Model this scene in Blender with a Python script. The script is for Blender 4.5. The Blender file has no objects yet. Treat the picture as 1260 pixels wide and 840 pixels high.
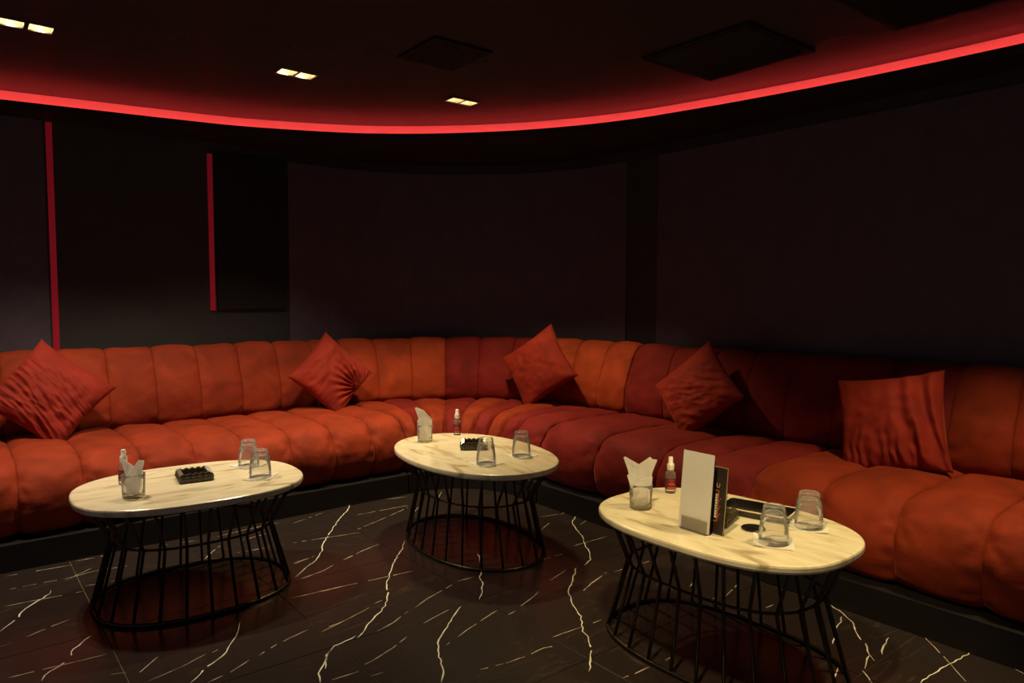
import bpy, bmesh, math, random
from mathutils import Vector, Matrix, noise

random.seed(7)
scene = bpy.context.scene
COL = scene.collection
PI = math.pi

# ---------------------------------------------------------------- camera
CAM_H = 1.185
cam_data = bpy.data.cameras.new('camera')
cam_data.sensor_width = 36.0
cam_data.lens = 874.0 / 1260.0 * 36.0
cam_data.clip_start = 0.05
cam = bpy.data.objects.new('camera', cam_data)
COL.objects.link(cam)
cam.matrix_world = (Matrix.Translation((0, 0, CAM_H)) @ Matrix.Rotation(math.radians(-38.82), 4, 'Z')
                    @ Matrix.Rotation(math.radians(90 - 3.51), 4, 'X') @ Matrix.Rotation(math.radians(0.11), 4, 'Z'))
scene.camera = cam

# ---------------------------------------------------------------- world, exposure
world = bpy.data.worlds.new('world')
scene.world = world
world.use_nodes = True
bg = world.node_tree.nodes['Background']
bg.inputs['Color'].default_value = (1.0, 0.78, 0.88, 1)
bg.inputs['Strength'].default_value = 0.085
scene.view_settings.view_transform = 'Standard'
scene.view_settings.look = 'None'
scene.view_settings.gamma = 1.0
scene.view_settings.use_curve_mapping = False
scene.view_settings.exposure = 0.0

CEIL = 2.28          # main ceiling
SOFFIT = 2.174       # underside of the dropped perimeter
# ceiling twin downlights: (x of the two openings, y, lamp watts, colour, aim offset of the beam)
WARM = (1.0, 0.82, 0.55)
WARMER = (1.0, 0.76, 0.36)
DOWNLIGHTS = [   # openings x, y, watts per lamp, colour, cone degrees, aim point, label
    ((0.263, 0.362), 3.525, 78, WARM, 104, (0.42, 3.55, 0.4), 'twin recessed ceiling downlight at the long red wall strip'),
    ((1.357, 1.450), 3.435, 52, WARM, 96, (1.40, 3.72, 0.4), 'twin recessed ceiling downlight in the middle of the row over the straight sofa'),
    ((2.272, 2.360), 3.328, 84, WARMER, 94, (2.36, 3.26, 0.4), 'twin recessed ceiling downlight next to the glowing cove over the sofa corner'),
    ((2.50, 2.60), 0.66, 72, WARMER, 72, (2.50, 0.92, 0.4), 'twin recessed ceiling downlight above the table with the menu cards'),
    ((0.95, 1.05), 1.00, 100, WARMER, 40, (1.86, 1.26, 0.4), 'twin recessed ceiling downlight above the open marble floor'),
    ((0.25, 0.35), -0.60, 12, WARM, 80, (0.40, -0.40, 0.0), 'twin recessed ceiling downlight away from all the tables'),
]

# ---------------------------------------------------------------- helpers
def link(o, parent=None):
    COL.objects.link(o)
    if parent is not None:
        o.parent = parent
    return o

def mesh_obj(name, verts, faces, mat, parent=None, smooth=False):
    me = bpy.data.meshes.new(name)
    me.from_pydata([tuple(v) for v in verts], [], faces)
    me.update()
    if smooth:
        me.polygons.foreach_set('use_smooth', [True] * len(me.polygons))
    if mat is not None:
        me.materials.append(mat)
    return link(bpy.data.objects.new(name, me), parent)

def bm_obj(name, bm, mat, parent=None, smooth=False):
    bmesh.ops.recalc_face_normals(bm, faces=bm.faces)
    me = bpy.data.meshes.new(name)
    bm.to_mesh(me)
    bm.free()
    if smooth:
        me.polygons.foreach_set('use_smooth', [True] * len(me.polygons))
    if mat is not None:
        me.materials.append(mat)
    return link(bpy.data.objects.new(name, me), parent)

def tag(o, label=None, cat=None, group=None, kind=None):
    if label: o['label'] = label
    if cat: o['category'] = cat
    if group: o['group'] = group
    if kind: o['kind'] = kind
    return o

def thing(name, label, cat, loc=(0, 0, 0), rz=0.0, group=None):
    o = bpy.data.objects.new(name, None)
    o.empty_display_size = 0.05
    COL.objects.link(o)
    o.location = loc
    o.rotation_euler = (0, 0, rz)
    return tag(o, label, cat, group)

def copy_tree(o, parent=None):
    c = o.copy()
    COL.objects.link(c)
    c.parent = parent
    for ch in list(o.children):
        copy_tree(ch, c)
    return c

def add_box(bm, lo, hi, bevel=0.0, seg=2, mtx=None):
    c = [(a + b) / 2 for a, b in zip(lo, hi)]
    s = [b - a for a, b in zip(lo, hi)]
    r = bmesh.ops.create_cube(bm, size=1.0)
    vs = r['verts']
    for v in vs:
        v.co = Vector((v.co.x * s[0] + c[0], v.co.y * s[1] + c[1], v.co.z * s[2] + c[2]))
    if bevel > 0:
        es = list({e for v in vs for e in v.link_edges})
        rr = bmesh.ops.bevel(bm, geom=es, offset=bevel, segments=seg, affect='EDGES', profile=0.5)
        vs = list({v for f in rr['faces'] for v in f.verts} | {v for v in vs if v.is_valid})
    if mtx is not None:
        for v in vs:
            if v.is_valid:
                v.co = mtx @ v.co
    return vs

def add_lathe(bm, prof, n=32, rfun=None, close=False):
    """prof: list of (r, z); rfun(angle, k) multiplies the radius"""
    rings = []
    for k, (r, z) in enumerate(prof):
        ring = []
        for i in range(n):
            a = 2 * PI * i / n
            rr = r * (rfun(a, k) if rfun else 1.0)
            ring.append(bm.verts.new((rr * math.cos(a), rr * math.sin(a), z)))
        rings.append(ring)
    for k in range(len(rings) - 1):
        for i in range(n):
            j = (i + 1) % n
            bm.faces.new((rings[k][i], rings[k][j], rings[k + 1][j], rings[k + 1][i]))
    if close:
        for i in range(n):
            j = (i + 1) % n
            bm.faces.new((rings[-1][i], rings[-1][j], rings[0][j], rings[0][i]))
    else:
        bm.faces.new(rings[0][::-1])
        bm.faces.new(rings[-1])
    return rings

def add_tube(bm, pts, r, n=8, closed=False):
    pts = [Vector(p) for p in pts]
    rings = []
    m = len(pts)
    up0 = None
    for i, p in enumerate(pts):
        if closed:
            t = (pts[(i + 1) % m] - pts[i - 1]).normalized()
        else:
            t = (pts[min(i + 1, m - 1)] - pts[max(i - 1, 0)]).normalized()
        ref = Vector((0, 0, 1)) if abs(t.z) < 0.9 else Vector((1, 0, 0))
        if up0 is not None:
            ref = up0
        a = (ref - t * ref.dot(t)).normalized()
        b = t.cross(a)
        up0 = a
        rings.append([bm.verts.new(p + (a * math.cos(2 * PI * k / n) + b * math.sin(2 * PI * k / n)) * r) for k in range(n)])
    for i in range(m if closed else m - 1):
        A, B = rings[i], rings[(i + 1) % m]
        for k in range(n):
            l = (k + 1) % n
            bm.faces.new((A[k], A[l], B[l], B[k]))
    if not closed:
        bm.faces.new(rings[0][::-1])
        bm.faces.new(rings[-1])

def catmull(pts, per=4):
    out = []
    n = len(pts)
    for i in range(n - 1):
        p0, p1, p2, p3 = pts[max(i - 1, 0)], pts[i], pts[i + 1], pts[min(i + 2, n - 1)]
        for k in range(per):
            t = k / per
            out.append(tuple(0.5 * ((2 * b) + (c - a) * t + (2 * a - 5 * b + 4 * c - d) * t * t + (-a + 3 * b - 3 * c + d) * t ** 3)
                             for a, b, c, d in zip(p0, p1, p2, p3)))
    out.append(tuple(pts[-1]))
    return out

# ---------------------------------------------------------------- materials
def new_mat(name):
    m = bpy.data.materials.new(name)
    m.use_nodes = True
    nt = m.node_tree
    return m, nt, nt.nodes['Principled BSDF']

def plain(name, col, rough=0.5, metal=0.0, spec=0.5, var=0.12, scale=9.0, bump=0.0, bscale=60.0):
    """procedural colour: noise-modulated base colour, optional fine relief"""
    m, nt, b = new_mat(name)
    tc = nt.nodes.new('ShaderNodeTexCoord')
    nz = nt.nodes.new('ShaderNodeTexNoise')
    nz.inputs['Scale'].default_value = scale
    nz.inputs['Detail'].default_value = 4
    nt.links.new(tc.outputs['Object'], nz.inputs['Vector'])
    r = nt.nodes.new('ShaderNodeValToRGB')
    r.color_ramp.elements[0].position = 0.3
    r.color_ramp.elements[1].position = 0.7
    r.color_ramp.elements[0].color = tuple(c * (1 - var) for c in col) + (1,)
    r.color_ramp.elements[1].color = tuple(min(1, c * (1 + var)) for c in col) + (1,)
    nt.links.new(nz.outputs['Fac'], r.inputs['Fac'])
    nt.links.new(r.outputs['Color'], b.inputs['Base Color'])
    b.inputs['Roughness'].default_value = rough
    b.inputs['Metallic'].default_value = metal
    b.inputs['Specular IOR Level'].default_value = spec
    if bump > 0:
        n2 = nt.nodes.new('ShaderNodeTexNoise')
        n2.inputs['Scale'].default_value = bscale
        n2.inputs['Detail'].default_value = 3
        nt.links.new(tc.outputs['Object'], n2.inputs['Vector'])
        bp = nt.nodes.new('ShaderNodeBump')
        bp.inputs['Strength'].default_value = bump
        bp.inputs['Distance'].default_value = 0.01
        nt.links.new(n2.outputs['Fac'], bp.inputs['Height'])
        nt.links.new(bp.outputs['Normal'], b.inputs['Normal'])
    return m

def emissive(name, col, strength, base=(0.8, 0.8, 0.8)):
    m, nt, b = new_mat(name)
    b.inputs['Base Color'].default_value = base + (1,)
    b.inputs['Emission Color'].default_value = col + (1,)
    b.inputs['Emission Strength'].default_value = strength
    return m

def velvet(name, col, sheen=0.6):
    m, nt, b = new_mat(name)
    tc = nt.nodes.new('ShaderNodeTexCoord')
    nz = nt.nodes.new('ShaderNodeTexNoise')
    nz.inputs['Scale'].default_value = 5.5
    nz.inputs['Detail'].default_value = 5
    nz.inputs['Distortion'].default_value = 0.6
    nt.links.new(tc.outputs['Object'], nz.inputs['Vector'])
    r = nt.nodes.new('ShaderNodeValToRGB')
    r.color_ramp.elements[0].position = 0.3
    r.color_ramp.elements[1].position = 0.72
    r.color_ramp.elements[0].color = tuple(c * 0.72 for c in col) + (1,)
    r.color_ramp.elements[1].color = tuple(c * 1.2 for c in col) + (1,)
    nt.links.new(nz.outputs['Fac'], r.inputs['Fac'])
    nt.links.new(r.outputs['Color'], b.inputs['Base Color'])
    b.inputs['Roughness'].default_value = 0.75
    b.inputs['Specular IOR Level'].default_value = 0.15
    b.inputs['Sheen Weight'].default_value = sheen
    b.inputs['Sheen Roughness'].default_value = 0.35
    b.inputs['Sheen Tint'].default_value = (1.0, 0.28, 0.12, 1)
    n2 = nt.nodes.new('ShaderNodeTexNoise')
    n2.inputs['Scale'].default_value = 16
    n2.inputs['Detail'].default_value = 5
    nt.links.new(tc.outputs['Object'], n2.inputs['Vector'])
    n3 = nt.nodes.new('ShaderNodeTexNoise')
    n3.inputs['Scale'].default_value = 420
    nt.links.new(tc.outputs['Object'], n3.inputs['Vector'])
    mx = nt.nodes.new('ShaderNodeMath')
    mx.operation = 'MULTIPLY_ADD'
    mx.inputs[1].default_value = 0.12
    nt.links.new(n3.outputs['Fac'], mx.inputs[0])
    nt.links.new(n2.outputs['Fac'], mx.inputs[2])
    bp = nt.nodes.new('ShaderNodeBump')
    bp.inputs['Strength'].default_value = 0.35
    bp.inputs['Distance'].default_value = 0.012
    nt.links.new(mx.outputs[0], bp.inputs['Height'])
    nt.links.new(bp.outputs['Normal'], b.inputs['Normal'])
    return m

def marble_top(name):
    m, nt, b = new_mat(name)
    tc = nt.nodes.new('ShaderNodeTexCoord')
    mp = nt.nodes.new('ShaderNodeMapping')
    mp.inputs['Rotation'].default_value = (0, 0, 0.5)
    mp.inputs['Scale'].default_value = (1.6, 6.5, 3)
    nt.links.new(tc.outputs['Object'], mp.inputs['Vector'])
    nz = nt.nodes.new('ShaderNodeTexNoise')
    nz.inputs['Scale'].default_value = 2.6
    nz.inputs['Detail'].default_value = 7
    nz.inputs['Distortion'].default_value = 1.1
    nt.links.new(mp.outputs['Vector'], nz.inputs['Vector'])
    r = nt.nodes.new('ShaderNodeValToRGB')
    e = r.color_ramp.elements
    e[0].position, e[0].color = 0.30, (0.42, 0.34, 0.20, 1)
    e[1].position, e[1].color = 0.44, (0.70, 0.61, 0.42, 1)
    x = e.new(0.62); x.color = (0.79, 0.71, 0.53, 1)
    x = e.new(0.75); x.color = (0.66, 0.56, 0.38, 1)
    nt.links.new(nz.outputs['Fac'], r.inputs['Fac'])
    nt.links.new(r.outputs['Color'], b.inputs['Base Color'])
    b.inputs['Roughness'].default_value = 0.22
    return m

def tile_mat(name):
    m, nt, b = new_mat(name)
    tc = nt.nodes.new('ShaderNodeTexCoord')
    oi = nt.nodes.new('ShaderNodeObjectInfo')
    va = nt.nodes.new('ShaderNodeVectorMath')
    va.operation = 'ADD'
    sc = nt.nodes.new('ShaderNodeVectorMath')
    sc.operation = 'SCALE'
    sc.inputs['Scale'].default_value = 37.0
    nt.links.new(oi.outputs['Random'], sc.inputs[0])
    nt.links.new(tc.outputs['Object'], va.inputs[0])
    nt.links.new(sc.outputs[0], va.inputs[1])
    mp = nt.nodes.new('ShaderNodeMapping')
    mp.inputs['Rotation'].default_value = (0, 0, -0.12)
    mp.inputs['Scale'].default_value = (0.9, 5.0, 1)
    nt.links.new(va.outputs[0], mp.inputs['Vector'])
    nz = nt.nodes.new('ShaderNodeTexNoise')
    nz.inputs['Scale'].default_value = 1.7
    nz.inputs['Detail'].default_value = 3
    nt.links.new(mp.outputs['Vector'], nz.inputs['Vector'])
    r = nt.nodes.new('ShaderNodeValToRGB')
    e = r.color_ramp.elements
    dark = (0.023, 0.0160, 0.0150, 1)
    e[0].position, e[0].color = 0.494, dark
    e[1].position, e[1].color = 0.506, dark
    x = e.new(0.5); x.color = (0.045, 0.034, 0.026, 1)
    nt.links.new(nz.outputs['Fac'], r.inputs['Fac'])
    nt.links.new(r.outputs['Color'], b.inputs['Base Color'])
    b.inputs['Roughness'].default_value = 0.22
    b.inputs['Specular IOR Level'].default_value = 0.5
    return m

def thin_glass(name, tint=(0.985, 0.98, 0.965), rough=0.09, edge=0.45):
    m = bpy.data.materials.new(name)
    m.use_nodes = True
    nt = m.node_tree
    nt.nodes.clear()
    out = nt.nodes.new('ShaderNodeOutputMaterial')
    tr = nt.nodes.new('ShaderNodeBsdfTransparent')
    tr.inputs['Color'].default_value = tint + (1,)
    gl = nt.nodes.new('ShaderNodeBsdfGlossy')
    gl.inputs['Roughness'].default_value = rough
    gl.inputs['Color'].default_value = (1, 1, 1, 1)
    fr = nt.nodes.new('ShaderNodeFresnel')
    fr.inputs['IOR'].default_value = 1.24
    nz = nt.nodes.new('ShaderNodeTexNoise')
    nz.inputs['Scale'].default_value = 30
    tc = nt.nodes.new('ShaderNodeTexCoord')
    nt.links.new(tc.outputs['Object'], nz.inputs['Vector'])
    bp = nt.nodes.new('ShaderNodeBump')
    bp.inputs['Strength'].default_value = 0.12
    nt.links.new(nz.outputs['Fac'], bp.inputs['Height'])
    nt.links.new(bp.outputs['Normal'], gl.inputs['Normal'])
    nt.links.new(bp.outputs['Normal'], fr.inputs['Normal'])
    mix = nt.nodes.new('ShaderNodeMixShader')
    nt.links.new(fr.outputs[0], mix.inputs[0])
    nt.links.new(tr.outputs[0], mix.inputs[1])
    nt.links.new(gl.outputs[0], mix.inputs[2])
    df = nt.nodes.new('ShaderNodeBsdfDiffuse')
    df.inputs['Color'].default_value = (0.95, 0.93, 0.90, 1)
    mix2 = nt.nodes.new('ShaderNodeMixShader')
    mix2.inputs[0].default_value = 0.085
    nt.links.new(mix.outputs[0], mix2.inputs[1])
    nt.links.new(df.outputs[0], mix2.inputs[2])
    nt.links.new(mix2.outputs[0], out.inputs['Surface'])
    return m

M = {}
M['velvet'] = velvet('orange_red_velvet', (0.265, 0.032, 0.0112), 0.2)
M['velvet_bright'] = velvet('orange_red_velvet_painted_nap_sheen', (0.37, 0.050, 0.017), 0.25)  # nap sheen painted in as a lighter base colour
M['velvet_dark'] = velvet('orange_red_velvet_painted_nap_shade', (0.200, 0.0145, 0.0145), 0.25)  # nap and less lit panels painted in as a darker base colour
M['velvet_cushion'] = velvet('cushion_velvet', (0.26, 0.022, 0.013), 0.3)
M['wall'] = plain('black_wall_paint', (0.034, 0.029, 0.032), 0.6, spec=0.3, bump=0.05, bscale=90)
M['panel'] = plain('aubergine_wall_panel', (0.080, 0.060, 0.088), 0.5, spec=0.35, bump=0.05, bscale=120)
M['ceiling'] = plain('dark_ceiling_paint', (0.046, 0.033, 0.032), 0.27, spec=0.10, var=0.05)
M['soffit'] = plain('soffit_paint', (0.022, 0.017, 0.018), 0.6, spec=0.25)
M['cove_white'] = plain('cove_paint', (0.80, 0.78, 0.76), 0.7, var=0.03)
M['vent'] = plain('black_vent_metal', (0.008, 0.008, 0.009), 0.6, spec=0.2)
M['board'] = plain('matt_black_board', (0.014, 0.013, 0.014), 0.6, spec=0.2)
M['led_red'] = emissive('red_led', (1.0, 0.050, 0.045), 24.0, (0.9, 0.3, 0.3))
M['strip_red'] = plain('red_lacquer_strip', (0.55, 0.02, 0.04), 0.25, metal=0.6, var=0.05)
_b = M['strip_red'].node_tree.nodes['Principled BSDF']
_b.inputs['Emission Color'].default_value = (1.0, 0.03, 0.06, 1)
_b.inputs['Emission Strength'].default_value = 0.075
M['plinth'] = plain('black_plinth', (0.012, 0.010, 0.010), 0.4, spec=0.3)
M['tile'] = tile_mat('black_marble_tile')
M['grout'] = plain('gold_brown_grout', (0.16, 0.115, 0.055), 0.7)
M['vein'] = plain('cream_marble_vein', (0.86, 0.78, 0.64), 0.25, var=0.25, scale=14)
M['vein_fine'] = plain('tan_marble_vein', (0.58, 0.48, 0.34), 0.25, var=0.5, scale=18)
M['marble'] = marble_top('beige_marble_top')
M['rod'] = plain('black_gold_metal_rod', (0.055, 0.042, 0.028), 0.32, metal=0.85)
M['glass'] = thin_glass('clear_glass')
M['acrylic'] = thin_glass('clear_acrylic', (0.97, 0.96, 0.92), 0.08)
M['paper'] = plain('white_paper', (0.93, 0.91, 0.88), 0.8, var=0.05, scale=30, bump=0.15, bscale=70)
def translucent_paper(m, amount):
    nt = m.node_tree
    b = nt.nodes['Principled BSDF']
    out = [n for n in nt.nodes if n.type == 'OUTPUT_MATERIAL'][0]
    tr = nt.nodes.new('ShaderNodeBsdfTranslucent')
    tr.inputs['Color'].default_value = (0.97, 0.95, 0.90, 1)
    mx = nt.nodes.new('ShaderNodeMixShader')
    mx.inputs[0].default_value = amount
    nt.links.new(b.outputs[0], mx.inputs[1])
    nt.links.new(tr.outputs[0], mx.inputs[2])
    nt.links.new(mx.outputs[0], out.inputs['Surface'])
translucent_paper(M['paper'], 0.5)
M['card'] = plain('white_menu_card', (0.74, 0.71, 0.68), 0.55, var=0.03)
M['dark_card'] = plain('dark_brown_menu_card', (0.035, 0.022, 0.016), 0.35, var=0.4, scale=20)
M['orange_print'] = plain('orange_print', (0.75, 0.20, 0.06), 0.6, var=0.25, scale=80)
M['gold_print'] = plain('gold_print', (0.62, 0.45, 0.20), 0.5)
M['cream_print'] = plain('cream_print', (0.75, 0.70, 0.60), 0.6, var=0.3, scale=120)
M['black_gloss'] = plain('black_gloss', (0.012, 0.010, 0.009), 0.18, var=0.2)
M['ash'] = plain('dark_olive_glass', (0.045, 0.036, 0.018), 0.3, spec=0.6, var=0.3)
M['white_plastic'] = plain('white_plastic', (0.82, 0.79, 0.72), 0.4, var=0.03)
M['label_dark'] = plain('dark_red_label', (0.10, 0.012, 0.015), 0.5, var=0.3, scale=60)
M['label_red'] = plain('red_label_print', (0.75, 0.05, 0.05), 0.5)
M['rim'] = plain('beige_tray_rim', (0.72, 0.60, 0.38), 0.35, var=0.08)
M['lamp_housing'] = plain('lamp_housing', (0.55, 0.42, 0.26), 0.3, metal=0.3)
M['lamp_trim'] = plain('black_lamp_trim', (0.02, 0.018, 0.017), 0.4)

# ================================================================ plan of the room
# sofa seat/back line: straight along x, a quarter circle, straight along -y
RAD, CX, CY = 1.23, 2.17, 3.30
ARC = RAD * PI / 2
SA, SB = CX, CX + ARC                       # arc start and end on the path
def path(s):
    """point on the seat/back line and the unit normal towards the room"""
    if s <= SA:
        return Vector((s, CY + RAD, 0)), Vector((0, -1, 0))
    if s < SB:
        a = (s - SA) / RAD
        n = Vector((math.sin(a), math.cos(a), 0))
        return Vector((CX, CY, 0)) + n * RAD, -n
    return Vector((CX + RAD, CY - (s - SB), 0)), Vector((-1, 0, 0))
def s_of_y(y):
    return SB + (CY - y)
def frange(a, b, step):
    n = max(1, int(round((b - a) / step)))
    return [a + (b - a) * i / n for i in range(n + 1)]
WALL_O = -0.275
S_MIN, S_MAX = -1.6, s_of_y(-1.6)

# ---------------------------------------------------------------- walls
def ribbon(name, s0, s1, o, z0, z1, mat, parent=None, thick=0.1, step=0.08):
    """curved slab standing on the path at offset o (towards the room), thick backwards"""
    ss = frange(s0, s1, step)
    V, F = [], []
    for s in ss:
        p, n = path(s)
        for oo, z in ((o, z0), (o, z1), (o - thick, z1), (o - thick, z0)):
            q = p + n * oo
            V.append((q.x, q.y, z))
    for i in range(len(ss) - 1):
        for k in range(4):
            l = (k + 1) % 4
            F.append((4 * i + k, 4 * (i + 1) + k, 4 * (i + 1) + l, 4 * i + l))
    F.append((0, 1, 2, 3))
    e = 4 * (len(ss) - 1)
    F.append((e + 3, e + 2, e + 1, e))
    return mesh_obj(name, V, F, mat, parent)

wl = tag(ribbon('wall_left', S_MIN, SA, WALL_O, -0.02, CEIL, M['wall']), kind='structure')
wb = tag(ribbon('wall_back', SA, SB, WALL_O, -0.02, CEIL, M['wall']), kind='structure')
wr = tag(ribbon('wall_right', SB, S_MAX, WALL_O, -0.02, CEIL, M['wall']), kind='structure')

# slightly proud wall panels, part of the walls
PANEL_TOP = 2.11
ribbon('wall_panel', -1.6, 0.485, WALL_O + 0.012, 0.3, 2.17, M['panel'], wl, 0.02)
ribbon('wall_panel', 1.885, SA - 0.002, WALL_O + 0.012, 0.3, PANEL_TOP, M['panel'], wl, 0.02)
ribbon('wall_panel', SA, SB - 0.01, WALL_O + 0.012, 0.3, PANEL_TOP, M['panel'], wb, 0.02)
ribbon('wall_panel', 4.36, S_MAX, WALL_O + 0.012, 0.3, PANEL_TOP, M['panel'], wr, 0.02)
# flat black panel with a red edge
blk = ribbon('wall_board', 1.405, 1.86, WALL_O + 0.03, 1.11, 2.10, M['board'], None, 0.028)
tag(blk, 'flat matt black board on the wall beside the shorter red strip', 'wall board')

def wall_strip(s0, s1, z0, z1, o, label):
    t = ribbon('wall_light_strip', s0, s1, o + 0.012, z0, z1, M['strip_red'], None, 0.012)
    return tag(t, label, 'light strip', 'red strips on the wall')
wall_strip(0.497, 0.528, 0.80, 2.165, WALL_O, 'long thin red light strip running down the wall behind the wrinkled cushion')
wall_strip(1.362, 1.392, 1.10, 2.10, WALL_O, 'shorter thin red light strip along the edge of the black wall board')

# ---------------------------------------------------------------- ceiling with openings for the lamps
OPEN = 0.082
holes = []
for xs, y, w, c, cone, aim, lab in DOWNLIGHTS:
    for x in xs:
        holes.append((x - OPEN / 2, x + OPEN / 2, y - OPEN / 2, y + OPEN / 2))
xc = sorted({-1.6, 4.2} | {h[0] for h in holes} | {h[1] for h in holes})
yc = sorted({-1.6, 5.2} | {h[2] for h in holes} | {h[3] for h in holes})
V, F, idx = [], [], {}
def gv(i, j):
    if (i, j) not in idx:
        idx[(i, j)] = len(V)
        V.append((xc[i], yc[j], CEIL))
    return idx[(i, j)]
for i in range(len(xc) - 1):
    for j in range(len(yc) - 1):
        mx, my = (xc[i] + xc[i + 1]) / 2, (yc[j] + yc[j + 1]) / 2
        if any(h[0] < mx < h[1] and h[2] < my < h[3] for h in holes):
            continue
        F.append((gv(i, j), gv(i, j + 1), gv(i + 1, j + 1), gv(i + 1, j)))
tag(mesh_obj('ceiling', V, F, M['ceiling']), kind='structure')

# ---------------------------------------------------------------- dropped perimeter with the red light cove
LIP_TOP = SOFFIT + 0.036
K = (LIP_TOP - CAM_H) / (2.3 - CAM_H)
lip_pts = [(-1.62, 5.30), (-0.55, 5.12), (0.31, 5.0), (0.69, 4.94), (1.12, 4.87), (1.59, 4.77), (2.16, 4.53), (2.50, 4.30), (2.76, 4.06), (3.02, 3.76),
           (3.23, 3.43), (3.36, 3.16), (3.45, 2.90), (3.56, 2.43), (3.64, 1.99), (3.69, 1.59), (3.73, 1.07), (3.77, 0.4), (3.80, -0.6), (3.82, -1.75)]
lip = [Vector((x * K, y * K, 0)) for x, y in lip_pts]
lip = [Vector((p[0], p[1], 0)) for p in catmull([tuple(p) for p in lip], 5)]
def offset_curve(pts, d):
    """d > 0 goes away from the room centre"""
    out = []
    for i, p in enumerate(pts):
        t = (pts[min(i + 1, len(pts) - 1)] - pts[max(i - 1, 0)]).normalized()
        n = Vector((-t.y, t.x, 0))
        out.append(p + n * d)
    return out
def nearest_wall(p):
    best = None
    for k in range(0, 260):
        s = S_MIN + (S_MAX - S_MIN) * k / 259
        q, n = path(s)
        q = q + n * (WALL_O - 0.02)
        d = (q - p).length
        if best is None or d < best[0]:
            best = (d, q)
    return best[1]
def sweep_strip(name, A, B, z0, z1, mat):
    V, F = [], []
    for a, b in zip(A, B):
        V += [(a.x, a.y, z0), (a.x, a.y, z1), (b.x, b.y, z1), (b.x, b.y, z0)]
    for i in range(len(A) - 1):
        for k in range(4):
            l = (k + 1) % 4
            F.append((4 * i + k, 4 * (i + 1) + k, 4 * (i + 1) + l, 4 * i + l))
    F.append((3, 2, 1, 0))
    e = 4 * (len(A) - 1)
    F.append((e, e + 1, e + 2, e + 3))
    return mesh_obj(name, V, F, mat)
TROUGH = 0.10
back_in = offset_curve(lip, TROUGH)
wallq = [nearest_wall(p) for p in lip]
far = []
for p, q, b in zip(lip, wallq, back_in):
    d = q - b
    far.append(q if d.dot(b - p) > 0 else b + (b - p) * 0.05)
# slab from the lip to the wall
sof = tag(sweep_strip('trim_1', lip, far, SOFFIT, SOFFIT + 0.012, M['soffit']), kind='structure')
# small upstand that hides the tape
tag(sweep_strip('trim_2', lip, offset_curve(lip, 0.006), SOFFIT + 0.012, LIP_TOP, M['soffit']), kind='structure')
# white back of the trough
tag(sweep_strip('trim_3', back_in, offset_curve(lip, TROUGH + 0.01), SOFFIT + 0.0125, CEIL - 0.0005, M['cove_white']), kind='structure')
led = sweep_strip('cove_light_strip', offset_curve(lip, 0.0075), offset_curve(lip, 0.0195), SOFFIT + 0.0125, SOFFIT + 0.018, M['led_red'])
tag(led, 'glowing red light strip in the curved ceiling cove above the sofa', 'light strip')

# ---------------------------------------------------------------- ceiling vents
def vent(x0, x1, y0, y1, label):
    t = thing('ceiling_vent', label, 'vent', ((x0 + x1) / 2, (y0 + y1) / 2, CEIL), 0, 'dark square ceiling vents')
    hx, hy = (x1 - x0) / 2, (y1 - y0) / 2
    bm = bmesh.new()
    w = 0.035
    for lo, hi in (((-hx, -hy), (hx, -hy + w)), ((-hx, hy - w), (hx, hy)), ((-hx, -hy + w), (-hx + w, hy - w)), ((hx - w, -hy + w), (hx, hy - w))):
        add_box(bm, (lo[0], lo[1], -0.012), (hi[0], hi[1], -0.0005), 0.002, 1)
    bm_obj('frame', bm, M['vent'], t)
    bm = bmesh.new()
    add_box(bm, (-hx + w, -hy + w, -0.002), (hx - w, hy - w, -0.0006))
    bm_obj('back_plate', bm, M['vent'], t)
    n = max(3, int((2 * hx - 2 * w) / 0.05))
    for k in range(n):
        bm = bmesh.new()
        x = -hx + w + (k + 0.5) * (2 * hx - 2 * w) / n
        add_box(bm, (-0.018, -hy + w, -0.001), (0.018, hy - w, 0.001), mtx=Matrix.Translation((x, 0, -0.012)) @ Matrix.Rotation(0.5, 4, 'Y'))
        bm_obj('louvre', bm, M['vent'], t)
    return t
vent(1.655, 1.956, 2.57, 2.89, 'small square black ceiling vent near the corner of the red cove')
vent(2.53, 3.045, 1.655, 2.21, 'large square black ceiling vent nearer the sofa corner')
vent(2.55, 3.065, 0.80, 1.333, 'large square black ceiling vent farther from the sofa corner')

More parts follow.
